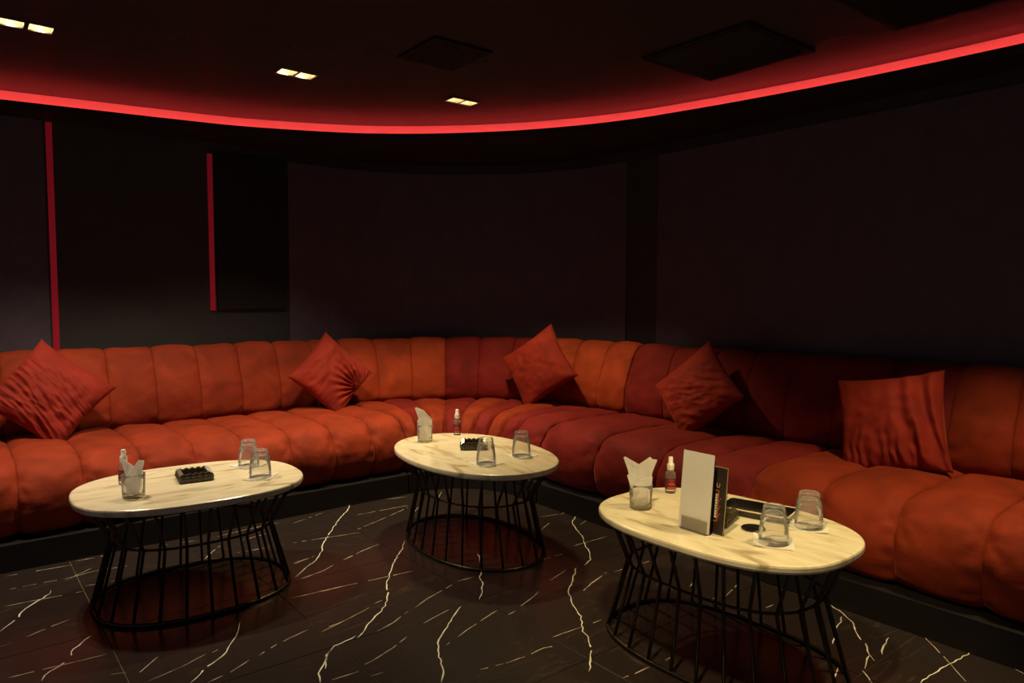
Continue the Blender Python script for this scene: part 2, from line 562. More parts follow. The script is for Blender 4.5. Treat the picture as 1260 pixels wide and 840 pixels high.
# ---------------------------------------------------------------- twin downlights
M['lamp_face'] = emissive('warm_lamp_face', (1.0, 0.86, 0.62), 16.0)
def downlight(xs, y, watts, colour, cone, aim, label):
    cx = sum(xs) / 2
    t = thing('ceiling_downlight', label, 'ceiling light', (cx, y, CEIL), 0, 'twin ceiling downlights')
    h = OPEN / 2
    for x in xs:
        dx = x - cx
        # open-bottomed recess
        a, d = h, 0.055
        V = [(dx - a, -a, 0), (dx + a, -a, 0), (dx + a, a, 0), (dx - a, a, 0), (dx - a, -a, d), (dx + a, -a, d), (dx + a, a, d), (dx - a, a, d)]
        F = [(0, 1, 5, 4), (1, 2, 6, 5), (2, 3, 7, 6), (3, 0, 4, 7), (4, 5, 6, 7)]
        mesh_obj('housing', V, F, M['lamp_housing'], t)
        # square trim frame
        bm = bmesh.new()
        w = 0.006
        for lo, hi in (((-a - w, -a - w), (a + w, -a)), ((-a - w, a), (a + w, a + w)), ((-a - w, -a), (-a, a)), ((a, -a), (a + w, a))):
            add_box(bm, (dx + lo[0], lo[1], -0.004), (dx + hi[0], hi[1], -0.0003))
        bm_obj('trim_frame', bm, M['lamp_trim'], t)
        bm = bmesh.new()
        add_lathe(bm, [(0.030, 0.040), (0.033, 0.054)], 20)
        lf = bm_obj('lamp', bm, M['lamp_face'], t)
        lf.location = (dx, 0, 0)
        ld = bpy.data.lights.new('downlight_beam', 'SPOT')
        ld.energy = watts
        ld.color = colour
        ld.spot_size = math.radians(cone)
        ld.spot_blend = 0.55
        ld.shadow_soft_size = 0.022
        lo_ = bpy.data.objects.new('beam', ld)
        link(lo_, t)
        lo_.location = (dx, 0, 0.036)
        lo_.rotation_euler = (Vector(aim) - Vector((cx + dx * 0.2, y, CEIL))).to_track_quat('-Z', 'Y').to_euler()
    return t
for xs, y, w, c, cone, aim, lab in DOWNLIGHTS:
    downlight(xs, y, w, c, cone, aim, lab)

# ---------------------------------------------------------------- floor: bed, tiles, veins
bm = bmesh.new()
add_box(bm, (-1.6, -1.6, -0.03), (4.0, 5.0, -0.0035))
floor = tag(bm_obj('floor', bm, M['grout']), kind='structure')
TS, GAP = 0.603, 0.0028
bm = bmesh.new()
add_box(bm, (GAP / 2, GAP / 2, -0.003), (TS - GAP / 2, TS - GAP / 2, 0.0), 0.0008, 1)
tile0 = bm_obj('tile', bm, M['tile'], floor)
first = True
for i in range(-3, 5):
    for j in range(-5, 5):
        x, y = 0.412 + TS * i, 2.212 + TS * j
        if x > 2.9 or y > 3.95 or x + y < -0.6:
            continue
        o = tile0 if first else tile0.copy()
        if not first:
            link(o, floor)
        first = False
        o.location = (x, y, 0)

# vein lines on the marble floor, in metres
JAGGED = [
    [(1.797, 3.710), (1.734, 3.617), (1.609, 3.473), (1.486, 3.312), (1.404, 3.197), (1.347, 3.091), (1.281, 3.003), (1.183, 2.920), (1.135, 2.876)],
    [(1.725, 2.976), (1.664, 2.888), (1.567, 2.790), (1.491, 2.689), (1.407, 2.581), (1.366, 2.489), (1.295, 2.384), (1.189, 2.300), (1.093, 2.216)],
    [(1.520, 2.200), (1.438, 2.139), (1.308, 2.028), (1.255, 1.946), (1.207, 1.845), (1.164, 1.792)],
    [(1.908, 2.625), (1.813, 2.459), (1.738, 2.374), (1.719, 2.327), (1.661, 2.253), (1.612, 2.208)],
    [(0.917, 2.089), (0.957, 2.171), (1.005, 2.213), (1.096, 2.233)],
    [(0.559, 2.272), (0.610, 2.324), (0.705, 2.399), (0.765, 2.490), (0.813, 2.595)],
    [(1.003, 2.212), (0.957, 2.164), (0.889, 2.078), (0.871, 2.023)],
    [(0.124, 3.050), (0.172, 3.125), (0.212, 3.219), (0.301, 3.323), (0.308, 3.357)],
    [(0.202, 2.570), (0.213, 2.601), (0.271, 2.655), (0.297, 2.696), (0.308, 2.742), (0.368, 2.810), (0.394, 2.830)],
    [(2.143, 2.207), (2.046, 2.129), (1.938, 2.043), (1.874, 1.954), (1.822, 1.849), (1.742, 1.762), (1.730, 1.720), (1.668, 1.643), (1.622, 1.601), (1.566, 1.553)],
    [(2.724, 2.803), (2.572, 2.683), (2.500, 2.579), (2.444, 2.473), (2.373, 2.387), (2.318, 2.299), (2.260, 2.235), (2.186, 2.204)],
    [(2.661, 1.346), (2.624, 1.270), (2.566, 1.191), (2.472, 1.126), (2.421, 1.074), (2.370, 1.042), (2.344, 1.014)],
    [(2.370, 1.042), (2.270, 1.012)],
    [(2.253, 1.012), (2.200, 0.959)],
    [(2.548, 1.057), (2.478, 1.043), (2.408, 1.018)],
    [(2.749, 1.161), (2.658, 1.118)],
    [(2.580, 1.241), (2.539, 1.221), (2.502, 1.216), (2.444, 1.196), (2.415, 1.179), (2.346, 1.156)],
    [(2.320, 0.864), (2.409, 0.861), (2.517, 0.854), (2.584, 0.843), (2.697, 0.839)],
    [(2.685, 0.783), (2.657, 0.730), (2.634, 0.682)],
    [(2.213, 1.071), (2.118, 1.031)],
]
FINE = [
    [(1.401, 3.576), (1.617, 3.663)],
    [(1.606, 3.274), (1.847, 3.370)],
    [(1.864, 3.378), (2.029, 3.453)],
    [(1.376, 2.927), (1.502, 2.984), (1.610, 3.016)],
    [(1.146, 2.841), (1.267, 2.868)],
    [(1.287, 3.290), (1.615, 3.229)],
    [(1.043, 2.676), (1.245, 2.659), (1.558, 2.622)],
    [(1.185, 3.034), (1.306, 3.060)],
    [(1.013, 2.335), (1.155, 2.379), (1.237, 2.408)],
    [(1.268, 2.428), (1.312, 2.438)],
    [(2.007, 3.354), (2.072, 3.419)],
    [(2.269, 3.512), (2.352, 3.608)],
    [(1.731, 3.505), (2.048, 3.486)],
    [(2.001, 3.673), (2.140, 3.641)],
    [(1.375, 2.299), (1.457, 2.341), (1.612, 2.392)],
    [(1.144, 2.210), (1.248, 2.241), (1.342, 2.290)],
    [(1.331, 2.167), (1.469, 2.206)],
    [(1.004, 2.032), (1.056, 2.041), (1.152, 2.075), (1.233, 2.116)],
    [(1.302, 1.976), (1.349, 2.002)],
    [(1.373, 2.005), (1.456, 2.036), (1.578, 2.077), (1.610, 2.085)],
    [(0.884, 2.016), (0.995, 2.009)],
    [(1.009, 1.962), (1.054, 1.955)],
    [(1.301, 1.777), (1.384, 1.759)],
    [(1.643, 2.408), (1.728, 2.404)],
    [(0.508, 2.375), (0.564, 2.391), (0.648, 2.427)],
    [(0.665, 2.422), (0.712, 2.444)],
    [(0.601, 2.239), (0.674, 2.258), (0.748, 2.299)],
    [(0.779, 2.306), (0.856, 2.346), (0.982, 2.382)],
    [(1.040, 2.682), (1.096, 2.673), (1.245, 2.664)],
    [(1.166, 3.011), (1.240, 3.041), (1.301, 3.054)],
    [(1.150, 2.843), (1.267, 2.873), (1.341, 2.916)],
    [(1.008, 2.333), (1.051, 2.356), (1.102, 2.364)],
    [(0.895, 3.331), (0.920, 3.373), (1.004, 3.470)],
    [(0.787, 3.642), (0.955, 3.613)],
    [(1.008, 3.607), (1.146, 3.628), (1.352, 3.644)],
    [(1.022, 3.324), (1.195, 3.301)],
    [(1.099, 3.481), (1.251, 3.507)],
    [(0.365, 3.437), (0.476, 3.529)],
    [(0.171, 3.650), (0.415, 3.624)],
    [(0.175, 3.477), (0.387, 3.462), (0.477, 3.481), (0.604, 3.458)],
    [(0.150, 3.293), (0.407, 3.265)],
    [(0.419, 3.323), (0.490, 3.309), (0.656, 3.293)],
    [(0.190, 2.942), (0.270, 2.982), (0.332, 3.008)],
    [(0.368, 3.025), (0.399, 3.023)],
    [(0.124, 2.656), (0.389, 2.632)],
    [(0.415, 2.400), (0.521, 2.509)],
    [(0.455, 2.361), (0.553, 2.387)],
    [(0.116, 2.914), (0.150, 2.926)],
    [(0.376, 2.479), (0.420, 2.460)],
    [(0.428, 3.663), (0.555, 3.664)],
    [(1.615, 2.030), (1.659, 2.037)],
    [(1.698, 2.058), (1.777, 2.086), (1.845, 2.117)],
    [(1.953, 2.172), (2.090, 2.215)],
    [(1.366, 1.761), (1.466, 1.751), (1.552, 1.756), (1.614, 1.738)],
    [(1.626, 1.796), (1.750, 1.787), (1.864, 1.782)],
    [(1.923, 1.988), (1.956, 2.009)],
    [(1.992, 2.009), (2.072, 2.045), (2.139, 2.066)],
    [(2.241, 2.072), (2.307, 2.064)],
    [(1.619, 1.459), (1.669, 1.452), (1.741, 1.450)],
    [(2.360, 2.690), (2.465, 2.747)],
    [(2.596, 2.814), (2.707, 2.840)],
    [(2.551, 2.617), (2.712, 2.678)],
    [(2.088, 2.372), (2.233, 2.367)],
    [(2.317, 2.415), (2.549, 2.408)],
    [(1.991, 2.012), (2.078, 2.043), (2.233, 2.096)],
    [(2.490, 2.854), (2.607, 2.827)],
    [(2.674, 1.005), (2.588, 0.918), (2.520, 0.853), (2.435, 0.778)],
    [(2.401, 2.060), (2.482, 2.056)],
    [(2.160, 1.757), (2.205, 1.756)],
    [(2.360, 1.766), (2.425, 1.790)],
    [(2.566, 1.799), (2.524, 1.765)],
    [(2.292, 1.618), (2.363, 1.641), (2.339, 1.615)],
    [(2.394, 1.617), (2.449, 1.633), (2.554, 1.662)],
    [(2.378, 1.462), (2.479, 1.458)],
    [(1.810, 1.445), (1.860, 1.445)],
]

def vein_mesh(name, lines, width, mat, jag, dash=0.0):
    V, F = [], []
    for ln in lines:
        pts = [Vector((x, y, 0)) for x, y in ln]
        fine = [pts[0]]
        for a, b in zip(pts[:-1], pts[1:]):
            n = max(1, int((b - a).length / 0.022))
            t = (b - a)
            nn = Vector((-t.y, t.x, 0)).normalized() if t.length > 0 else Vector()
            for k in range(1, n + 1):
                p = a + t * (k / n)
                if k < n:
                    p = p + nn * random.uniform(-jag, jag)
                fine.append(p)
        m = len(fine)
        w = [width * random.uniform(0.45, 1.25) for _ in fine]
        w[0] = w[-1] = width * 0.2
        for k in range(m - 1):
            if dash and random.random() < dash:
                continue
            a, b = fine[k], fine[k + 1]
            t = (b - a)
            if t.length < 1e-6:
                continue
            nn = Vector((-t.y, t.x, 0)).normalized()
            i0 = len(V)
            for p, ww in ((a, w[k]), (b, w[k + 1])):
                V.append((p.x + nn.x * ww / 2, p.y + nn.y * ww / 2, 0.0003))
                V.append((p.x - nn.x * ww / 2, p.y - nn.y * ww / 2, 0.0003))
            F.append((i0, i0 + 1, i0 + 3, i0 + 2))
    return tag(mesh_obj(name, V, F, mat, floor), kind='stuff')
# the same kind of veins go on where the photograph does not look
rv = random.Random(3)
more_j, more_f = [], []
for k in range(9):
    x, y = rv.uniform(-1.3, 2.4), rv.uniform(-1.4, 0.9)
    L = [(x, y)]
    for q in range(8):
        x += rv.uniform(0.02, 0.10); y += rv.uniform(0.04, 0.12)
        L.append((x, y))
    more_j.append(L)
for k in range(40):
    x, y = rv.uniform(-1.4, 2.4), rv.uniform(-1.5, 1.2)
    a = math.radians(rv.choice((-4, -2, 18, 21, 25)))
    l = rv.uniform(0.2, 0.5)
    more_f.append([(x, y), (x + l * math.cos(a), y + l * math.sin(a))])
vein_mesh('marble_vein', JAGGED + more_j, 0.0046, M['vein'], 0.004, 0.03)
vein_mesh('fine_marble_vein', FINE + more_f, 0.0030, M['vein_fine'], 0.0012, 0.14)

# ================================================================ sofa
SEAT_PROF = catmull([(-0.06, 0.34), (-0.045, 0.385), (0.0, 0.430), (0.08, 0.458), (0.30, 0.466), (0.54, 0.464), (0.70, 0.450), (0.785, 0.405),
                     (0.822, 0.335), (0.828, 0.250), (0.805, 0.18), (0.770, 0.142), (0.70, 0.13)], 5)
BACK_PROF = catmull([(-0.06, 0.40), (-0.015, 0.425), (0.025, 0.475), (0.032, 0.55), (0.018, 0.64), (-0.015, 0.73), (-0.055, 0.82), (-0.095, 0.872), (-0.150, 0.893),
                     (-0.205, 0.875), (-0.240, 0.82), (-0.252, 0.70), (-0.255, 0.45)], 5)
def depth_scale(s):
    if s <= SA: return 1.0
    if s >= SB: return 0.90
    return 1.0 - 0.10 * (s - SA) / (SB - SA)

def channel(name, prof, s0, s1, mat, parent, puff, is_seat, seed, across=23):
    """one padded channel between two seams, puffed along the profile normal"""
    npf = len(prof)
    norm = []
    for k in range(npf):
        a, b = prof[max(k - 1, 0)], prof[min(k + 1, npf - 1)]
        dx, dz = b[0] - a[0], b[1] - a[1]
        l = math.hypot(dx, dz) or 1
        # the profile runs so that its left side is outside
        norm.append((-dz / l, dx / l))
    if not is_seat:
        norm = [(-a, -b) for a, b in norm]
    rnd = random.Random(seed)
    ph = rnd.uniform(0, 10)
    amp = puff * rnd.uniform(0.85, 1.15)
    V, F = [], []
    for i in range(across):
        t = -1 + 2 * i / (across - 1)
        # denser towards the seams
        t = math.copysign(abs(t) ** 0.8, t)
        s = (s0 + s1) / 2 + t * ((s1 - s0) / 2 + 0.0004)
        p, n = path(s)
        w = (1 - abs(t) ** 4.5)
        for k in range(npf):
            u = k / (npf - 1)
            fade = min(1.0, u * 7) * min(1.0, (1 - u) * 8)
            d = -0.014 * fade + amp * w * (0.35 + 0.65 * fade)
            # creases drawn towards the seams
            e = abs(t) ** 3
            d += (0.0050 if is_seat else 0.0035) * e * (1 - abs(t) ** 12) * math.sin(70 * u + ph + 3 * math.sin(9 * u + ph)) * fade
            d += 0.010 * noise.noise(Vector((s * 5.0, u * 6.0 + ph, seed * 0.37))) * w * fade
            d += 0.004 * noise.noise(Vector((s * 16.0, u * 22.0 + ph, seed * 0.71))) * fade
            if is_seat:      # buttoned-down spot where the seam turns over the front edge
                r1, r2 = (u - 0.60) / 0.045, (1 - abs(t)) / 0.22
                d -= 0.016 * math.exp(-r1 * r1 - r2 * r2)
                d += 0.0045 * math.sin(9 * math.atan2(r2, r1) + ph) * math.exp(-(r1 * r1 + r2 * r2) / 6) * (1 - abs(t) ** 10)
            o = prof[k][0] + norm[k][0] * d
            z = prof[k][1] + norm[k][1] * d
            if is_seat and o > 0:
                o *= depth_scale(s)
            q = p + n * o
            V.append((q.x, q.y, z))
    for i in range(across - 1):
        for k in range(npf - 1):
            F.append((i * npf + k, i * npf + k + 1, (i + 1) * npf + k + 1, (i + 1) * npf + k))
    F.append(tuple(range(npf - 1, -1, -1)))
    F.append(tuple((across - 1) * npf + k for k in range(npf)))
    # bottom / back closing strip
    for i in range(across - 1):
        F.append((i * npf, (i + 1) * npf, (i + 1) * npf + npf - 1, i * npf + npf - 1))
    me_o = mesh_obj(name, V, F, mat, parent, smooth=True)
    bm = bmesh.new()
    bm.from_mesh(me_o.data)
    bmesh.ops.recalc_face_normals(bm, faces=bm.faces)
    for f in bm.faces:
        if len(f.verts) > 4:
            f.smooth = False
    bm.to_mesh(me_o.data)
    bm.free()
    return me_o

def sofa(name, label, seams_back, seams_seat, mats_back, mats_seat, seed):
    t = thing(name, label, 'sofa', (0, 0, 0), 0, 'red velvet corner sofa sections')
    for i in range(len(seams_back) - 1):
        channel('back_channel', BACK_PROF, seams_back[i], seams_back[i + 1], M[mats_back(i)], t, 0.014, False, seed + i)
    for i in range(len(seams_seat) - 1):
        channel('seat_channel', SEAT_PROF, seams_seat[i], seams_seat[i + 1], M[mats_seat(i)], t, 0.021, True, seed + 50 + i)
    s0, s1 = seams_back[0] + 0.002, seams_back[-1] - 0.002
    # black plinth under the seat and hidden frame behind the back cushions
    ss = frange(s0, s1, 0.08)
    V, F = [], []
    for s in ss:
        p, n = path(s)
        f = 0.84 * depth_scale(s)
        for o, z in ((f, 0.001), (f, 0.118), (f - 0.05, 0.128), (-0.24, 0.128), (-0.24, 0.001)):
            q = p + n * o
            V.append((q.x, q.y, z))
    for i in range(len(ss) - 1):
        for k in range(5):
            l = (k + 1) % 5
            F.append((5 * i + k, 5 * (i + 1) + k, 5 * (i + 1) + l, 5 * i + l))
    F.append((4, 3, 2, 1, 0))
    e = 5 * (len(ss) - 1)
    F.append(tuple(e + k for k in range(5)))
    mesh_obj('plinth', V, F, M['plinth'], t)
    return t

step = 0.2457
left_seams = [1.709 - step * k for k in range(12, 0, -1)] + [1.709, 1.955, SA - 0.004]
sofa('sofa', 'long straight red velvet sofa section with channel-stitched back below the red wall strips', left_seams, left_seams,
     lambda i: 'velvet', lambda i: 'velvet', 10)
arc_seams = [SA + 0.004] + [SA + ARC * k / 8 for k in range(1, 9)] + [s_of_y(3.062)]
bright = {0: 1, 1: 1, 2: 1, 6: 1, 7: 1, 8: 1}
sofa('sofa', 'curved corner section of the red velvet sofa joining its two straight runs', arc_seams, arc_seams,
     lambda i: 'velvet_bright' if i in bright else 'velvet_dark',  # light and dark of the nap painted panel by panel
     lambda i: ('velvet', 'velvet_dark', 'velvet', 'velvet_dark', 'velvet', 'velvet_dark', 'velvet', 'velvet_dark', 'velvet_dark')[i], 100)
right_y = [3.055, 2.75, 2.446, 2.203, 1.958, 1.712, 1.455, 1.191, 0.953, 0.71, 0.465, 0.22, -0.025, -0.27, -0.515]
right_seat_y = [3.055, 2.62, 2.203, 1.958, 1.70, 1.40, 1.10, 0.82, 0.54, 0.26, -0.02, -0.28, -0.515]
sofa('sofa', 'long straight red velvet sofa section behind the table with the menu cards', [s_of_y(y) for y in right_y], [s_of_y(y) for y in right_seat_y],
     lambda i: 'velvet_dark' if i < 7 else 'velvet', lambda i: 'velvet_dark' if i < 4 else 'velvet', 200)  # darker copy paints the shaded stretch, plain velvet where the lamp reaches

# ================================================================ cushions
def cushion(loc, n_dir, lean, roll, side, wrinkle, label, seed, thick=0.075, yaw=0.0):
    N = 100
    rnd = random.Random(seed)
    V, F = [], []
    ids = {}
    def pos(u, v, sgn):
        # pinched outline with pointed corners
        pu = u * (1 - 0.085 * (1 - v * v)) if True else u
        pv = v * (1 - 0.085 * (1 - u * u))
        h = (max(0.0, 1 - u * u) * max(0.0, 1 - v * v)) ** 0.42
        z = thick * h
        # pulled folds
        kind, amp, fr = wrinkle
        if kind == 'diag':
            n1 = noise.noise(Vector((u * 1.1 + seed, v * fr + u * 1.6 + 0.5 * math.sin(2.2 * u), seed)))
            n2 = noise.noise(Vector((u * 2.3 + seed, v * fr * 1.9 + u * 2.2, seed + 4)))
            m = max(0.15, min(1.0, 0.75 - v * 0.75)) * min(1.0, h * 1.7)
            z += amp * m * ((0.34 - abs(n1)) * 1.9 + (0.3 - abs(n2)) * 0.7)
        elif kind == 'corner':
            r = math.hypot(u - 0.5, v + 0.9)
            a = math.atan2(v + 1.0, u - 0.2)
            m = max(0.0, 1 - r * 0.75)
            z += amp * m * min(1.0, h * 2) * math.sin(fr * a + seed)
            z += 0.4 * amp * min(1, h * 1.5) * noise.noise(Vector((u * 2.5, v * 6, seed)))
        elif kind == 'drape':
            m = max(0.0, min(1.0, (u + 0.05) * 1.4))
            c = u + 0.16 * v + 0.08 * noise.noise(Vector((u * 2, v * 2, seed)))
            z += amp * m * min(1.0, h * 1.8) * math.sin(fr * c)
            z += 0.35 * amp * min(1.0, h * 1.5) * math.sin(34 * u + 3 * noise.noise(Vector((u * 3, v * 3, seed)))) * max(0.0, -v)
        else:
            z += amp * min(1.0, h * 1.5) * noise.noise(Vector((u * 2.5, v * 2.5, seed)))
        z += 0.006 * h * noise.noise(Vector((u * 5, v * 5, seed * 2.0)))
        return (pu * side / 2, pv * side / 2, sgn * z)
    def vid(i, j, sgn):
        edge = i in (0, N) or j in (0, N)
        key = (i, j, 0 if edge else sgn)
        if key not in ids:
            u, v = -1 + 2 * i / N, -1 + 2 * j / N
            ids[key] = len(V)
            x, y, z = pos(u, v, sgn)
            V.append((x, y, 0 if edge else z))
        return ids[key]
    for sgn in (1, -1):
        for i in range(N):
            for j in range(N):
                q = (vid(i, j, sgn), vid(i + 1, j, sgn), vid(i + 1, j + 1, sgn), vid(i, j + 1, sgn))
                F.append(q if sgn > 0 else q[::-1])
    o = mesh_obj('throw_cushion', V, F, M['velvet_cushion'], None, smooth=True)
    n = Vector((n_dir[0], n_dir[1], 0)).normalized()
    n = Matrix.Rotation(yaw, 3, 'Z') @ n
    nn = (n * math.cos(lean) + Vector((0, 0, 1)) * math.sin(lean)).normalized()
    up = (Vector((0, 0, 1)) - nn * nn.z).normalized()
    rt = up.cross(nn)
    m = Matrix((rt, up, nn)).transposed().to_4x4()
    o.matrix_world = Matrix.Translation(loc) @ m @ Matrix.Rotation(roll, 4, 'Z')
    return tag(o, label, 'cushion', 'red velvet throw cushions')
def on_sofa(s, off, z):
    p, n = path(s)
    q = p + n * off
    return Vector((q.x, q.y, z)), n
p, n = on_sofa(0.425, 0.20, 0.682)
cushion(p, n, 0.40, math.radians(-42), 0.435, ('diag', 0.020, 6.0), 'deeply wrinkled red velvet cushion in front of the long red wall strip', 3.0)
p, n = on_sofa(1.985, 0.18, 0.68)
cushion(p, n, 0.35, math.radians(44), 0.42, ('corner', 0.020, 24.0), 'red velvet cushion creased at its bottom corner where straight sofa meets the curve', 8.0)
p, n = on_sofa(3.695, 0.18, 0.718)
cushion(p, n, 0.32, math.radians(37), 0.44, ('none', 0.008, 1.0), 'smooth red velvet cushion on its corner against the curved sofa back', 12.0)
p, n = on_sofa(5.02, 0.18, 0.677)
cushion(p, n, 0.38, math.radians(45), 0.42, ('diag', 0.014, 2.6), 'dark red softly folded cushion on its corner behind the menu table', 21.0)
p, n = on_sofa(6.05, 0.19, 0.643)
cushion(p, n, 0.36, math.radians(11), 0.44, ('drape', 0.018, 15.0), 'upright square red velvet cushion with long shiny drape folds', 30.0, yaw=0.10)

# ================================================================ tables
TOP_Z = 0.444
def superell(a, b, n, k, m):
    t = 2 * PI * k / m
    c, s = math.cos(t), math.sin(t)
    return (a * math.copysign(abs(c) ** (2 / n), c), b * math.copysign(abs(s) ** (2 / n), s))
def even_outline(a, b, n, m):
    """points of a superellipse, evenly spaced along its length"""
    raw = [superell(a, b, n, k, 720) for k in range(721)]
    d = [0.0]
    for p, q in zip(raw[:-1], raw[1:]):
        d.append(d[-1] + math.hypot(q[0] - p[0], q[1] - p[1]))
    out, j = [], 0
    for k in range(m):
        L = d[-1] * k / m
        while d[j + 1] < L:
            j += 1
        f = (L - d[j]) / max(1e-9, d[j + 1] - d[j])
        out.append((raw[j][0] + (raw[j + 1][0] - raw[j][0]) * f, raw[j][1] + (raw[j + 1][1] - raw[j][1]) * f))
    return out
def table(loc, rz, a, b, n, ra, rb, label, rods=24):
    t = thing('coffee_table', label, 'table', (loc[0], loc[1], 0), rz, 'oval marble coffee tables')
    bm = bmesh.new()
    T = 0.028
    rings = []
    for inset, z in ((0.012, -T), (0.004, -T + 0.003), (0.0, -T + 0.010), (0.0, -0.007), (0.002, -0.002), (0.006, 0.0)):
        o = even_outline(a - inset, b - inset, n, 96)
        rings.append([bm.verts.new((x, y, TOP_Z + z)) for x, y in o])
    for A, B in zip(rings[:-1], rings[1:]):
        for k in range(96):
            l = (k + 1) % 96
            bm.faces.new((A[k], A[l], B[l], B[k]))
    bm.faces.new(rings[0][::-1])
    bm.faces.new(rings[-1])
    bm_obj('table_top', bm, M['marble'], t)
    # rings of the wire base
    ZW = 0.262
    top = (a * 0.90, b * 0.88, TOP_Z - T - 0.006)
    waist = (ra * 0.80, rb * 0.84, ZW)
    foot = (ra, rb, 0.0075)
    for nm, (x, y, z), r in (('top_ring', top, 0.005), ('waist_ring', waist, 0.005), ('foot_ring', foot, 0.0075)):
        bm = bmesh.new()
        add_tube(bm, [(p[0], p[1], z) for p in even_outline(x, y, n, 72)], r, 8, closed=True)
        bm_obj(nm, bm, M['rod'], t, smooth=True)
    oT = even_outline(top[0], top[1], n, rods)
    oW = even_outline(waist[0], waist[1], n, rods)
    oF = even_outline(foot[0], foot[1], n, rods)
    for k in range(rods):
        bm = bmesh.new()
        P = [(oT[k][0], oT[k][1], top[2]), (oW[k][0] * 1.012, oW[k][1] * 1.012, ZW), (oF[k][0], oF[k][1], foot[2])]
        add_tube(bm, P, 0.0058, 8)
        bm_obj('rod', bm, M['rod'], t, smooth=True)
    return t
TA = ((0.767, 3.003), math.radians(-3.0))
TB = ((1.986, 2.768), math.radians(-94.8))
TC = ((2.014, 1.381), math.radians(-89.1))
table(TA[0], TA[1], 0.423, 0.337, 2.5, 0.362, 0.290, 'oval marble coffee table before the straight sofa and red wall strips')
table(TB[0], TB[1], 0.505, 0.332, 2.16, 0.427, 0.280, 'oval marble coffee table with black wire base standing in the curve of the sofa')
table(TC[0], TC[1], 0.431, 0.313, 2.6, 0.408, 0.262, 'oval marble coffee table with black wire base carrying the menu cards')
ON = {'A': 'on table before red wall strips', 'B': 'on table in sofa curve', 'C': 'on table with menu cards'}

# ---------------------------------------------------------------- glassware
def tumbler_mesh():
    """upside-down tumbler: rim on the table, thick base up; lip at z=0"""
    bm = bmesh.new()
    H = 0.094
    outer = [(0.0435, 0.0), (0.0440, 0.002), (0.0425, 0.020), (0.0395, 0.045), (0.0365, 0.066), (0.0335, 0.0685), (0.0330, 0.0715), (0.0335, 0.0745), (0.0320, H - 0.006), (0.0300, H - 0.001), (0.026, H)]
    n = 36
    rings = []
    for r, z in outer + [(0.020, H - 0.003)]:
        rings.append([bm.verts.new((r * math.cos(2 * PI * k / n), r * math.sin(2 * PI * k / n), z)) for k in range(n)])
    bm.faces.new(rings[-1])
    for A, B in zip(rings[:-1], rings[1:]):
        for k in range(n):
            l = (k + 1) % n
            bm.faces.new((A[k], A[l], B[l], B[k]))
    # rolled rim
    add_tube(bm, [(0.0437 * math.cos(2 * PI * k / n), 0.0437 * math.sin(2 * PI * k / n), 0.0012) for k in range(n)], 0.0011, 6, closed=True)
    add_tube(bm, [(0.0300 * math.cos(2 * PI * k / n), 0.0300 * math.sin(2 * PI * k / n), H - 0.0135) for k in range(n)], 0.0016, 6, closed=True)
    return bm
tum = bm_obj('tumbler', tumbler_mesh(), M['glass'], None, smooth=True)
tum_used = [False]
def put_tumbler(x, y, z, label, rz=0.0):
    o = tum if not tum_used[0] else tum.copy()
    if tum_used[0]:
        COL.objects.link(o)
    tum_used[0] = True
    o.location = (x, y, z)
    o.rotation_euler = (0, 0, rz)
    return tag(o, label, 'glass', 'inverted tumblers stacked in pairs')
def napkin_coaster(x, y, rz, label, seed, side=0.115, crumple=0.0012):
    N = 10
    V, F = [], []
    for sgn in (1, 0):
        for i in range(N + 1):
            for j in range(N + 1):
                u, v = i / N - 0.5, j / N - 0.5
                r = math.hypot(u, v)
                lift = max(0.0, r - 0.45) * 0.022 * (1 + noise.noise(Vector((u * 3, v * 3, seed)))) + crumple * max(0, r - 0.33) * 3 * abs(noise.noise(Vector((u * 9, v * 9, seed))))
                V.append((u * side, v * side, 0.0004 + lift + 0.0008 * sgn))
    K_ = (N + 1) ** 2
    for i in range(N):
        for j in range(N):
            a, b, c, d = i * (N + 1) + j, (i + 1) * (N + 1) + j, (i + 1) * (N + 1) + j + 1, i * (N + 1) + j + 1
            F.append((a, b, c, d))
            F.append((K_ + d, K_ + c, K_ + b, K_ + a))
    for i in range(N):
        for a, b in (((i, 0), (i + 1, 0)), ((i + 1, N), (i, N)), ((0, i + 1), (0, i)), ((N, i), (N, i + 1))):
            p, q = a[0] * (N + 1) + a[1], b[0] * (N + 1) + b[1]
            F.append((p, K_ + p, K_ + q, q))
    o = mesh_obj('paper_coaster', V, F, M['paper'], None, smooth=False)
    o.location = (x, y, TOP_Z)
    o.rotation_euler = (0, 0, rz)
    return tag(o, label, 'napkin', 'white paper napkins under the glasses')
STACKS = [
    ('A', 1.035, 3.135, 0.3, 'nearer the sofa'), ('A', 1.005, 2.905, 0.9, 'farther from sofa'),
    ('B', 1.880, 2.520, 0.15, 'beside the ashtray'), ('B', 2.105, 2.545, 0.1, 'farther from ashtray'),
    ('C', 1.945, 1.150, 0.55, 'by the black disc'), ('C', 2.170, 1.160, 0.5, 'past the tray end'),
]
for k, (t, x, y, rz, where) in enumerate(STACKS):
    napkin_coaster(x, y, rz, 'paper napkin under glass pair ' + where + ' ' + ON[t], k * 3.1, crumple=0.004 if t == 'A' else 0.0012)
    put_tumbler(x, y, TOP_Z + 0.0016, 'lower upturned tumbler of pair ' + where + ' ' + ON[t])
    put_tumbler(x, y, TOP_Z + 0.0016 + 0.0215, 'upper upturned tumbler of pair ' + where + ' ' + ON[t], 0.2)

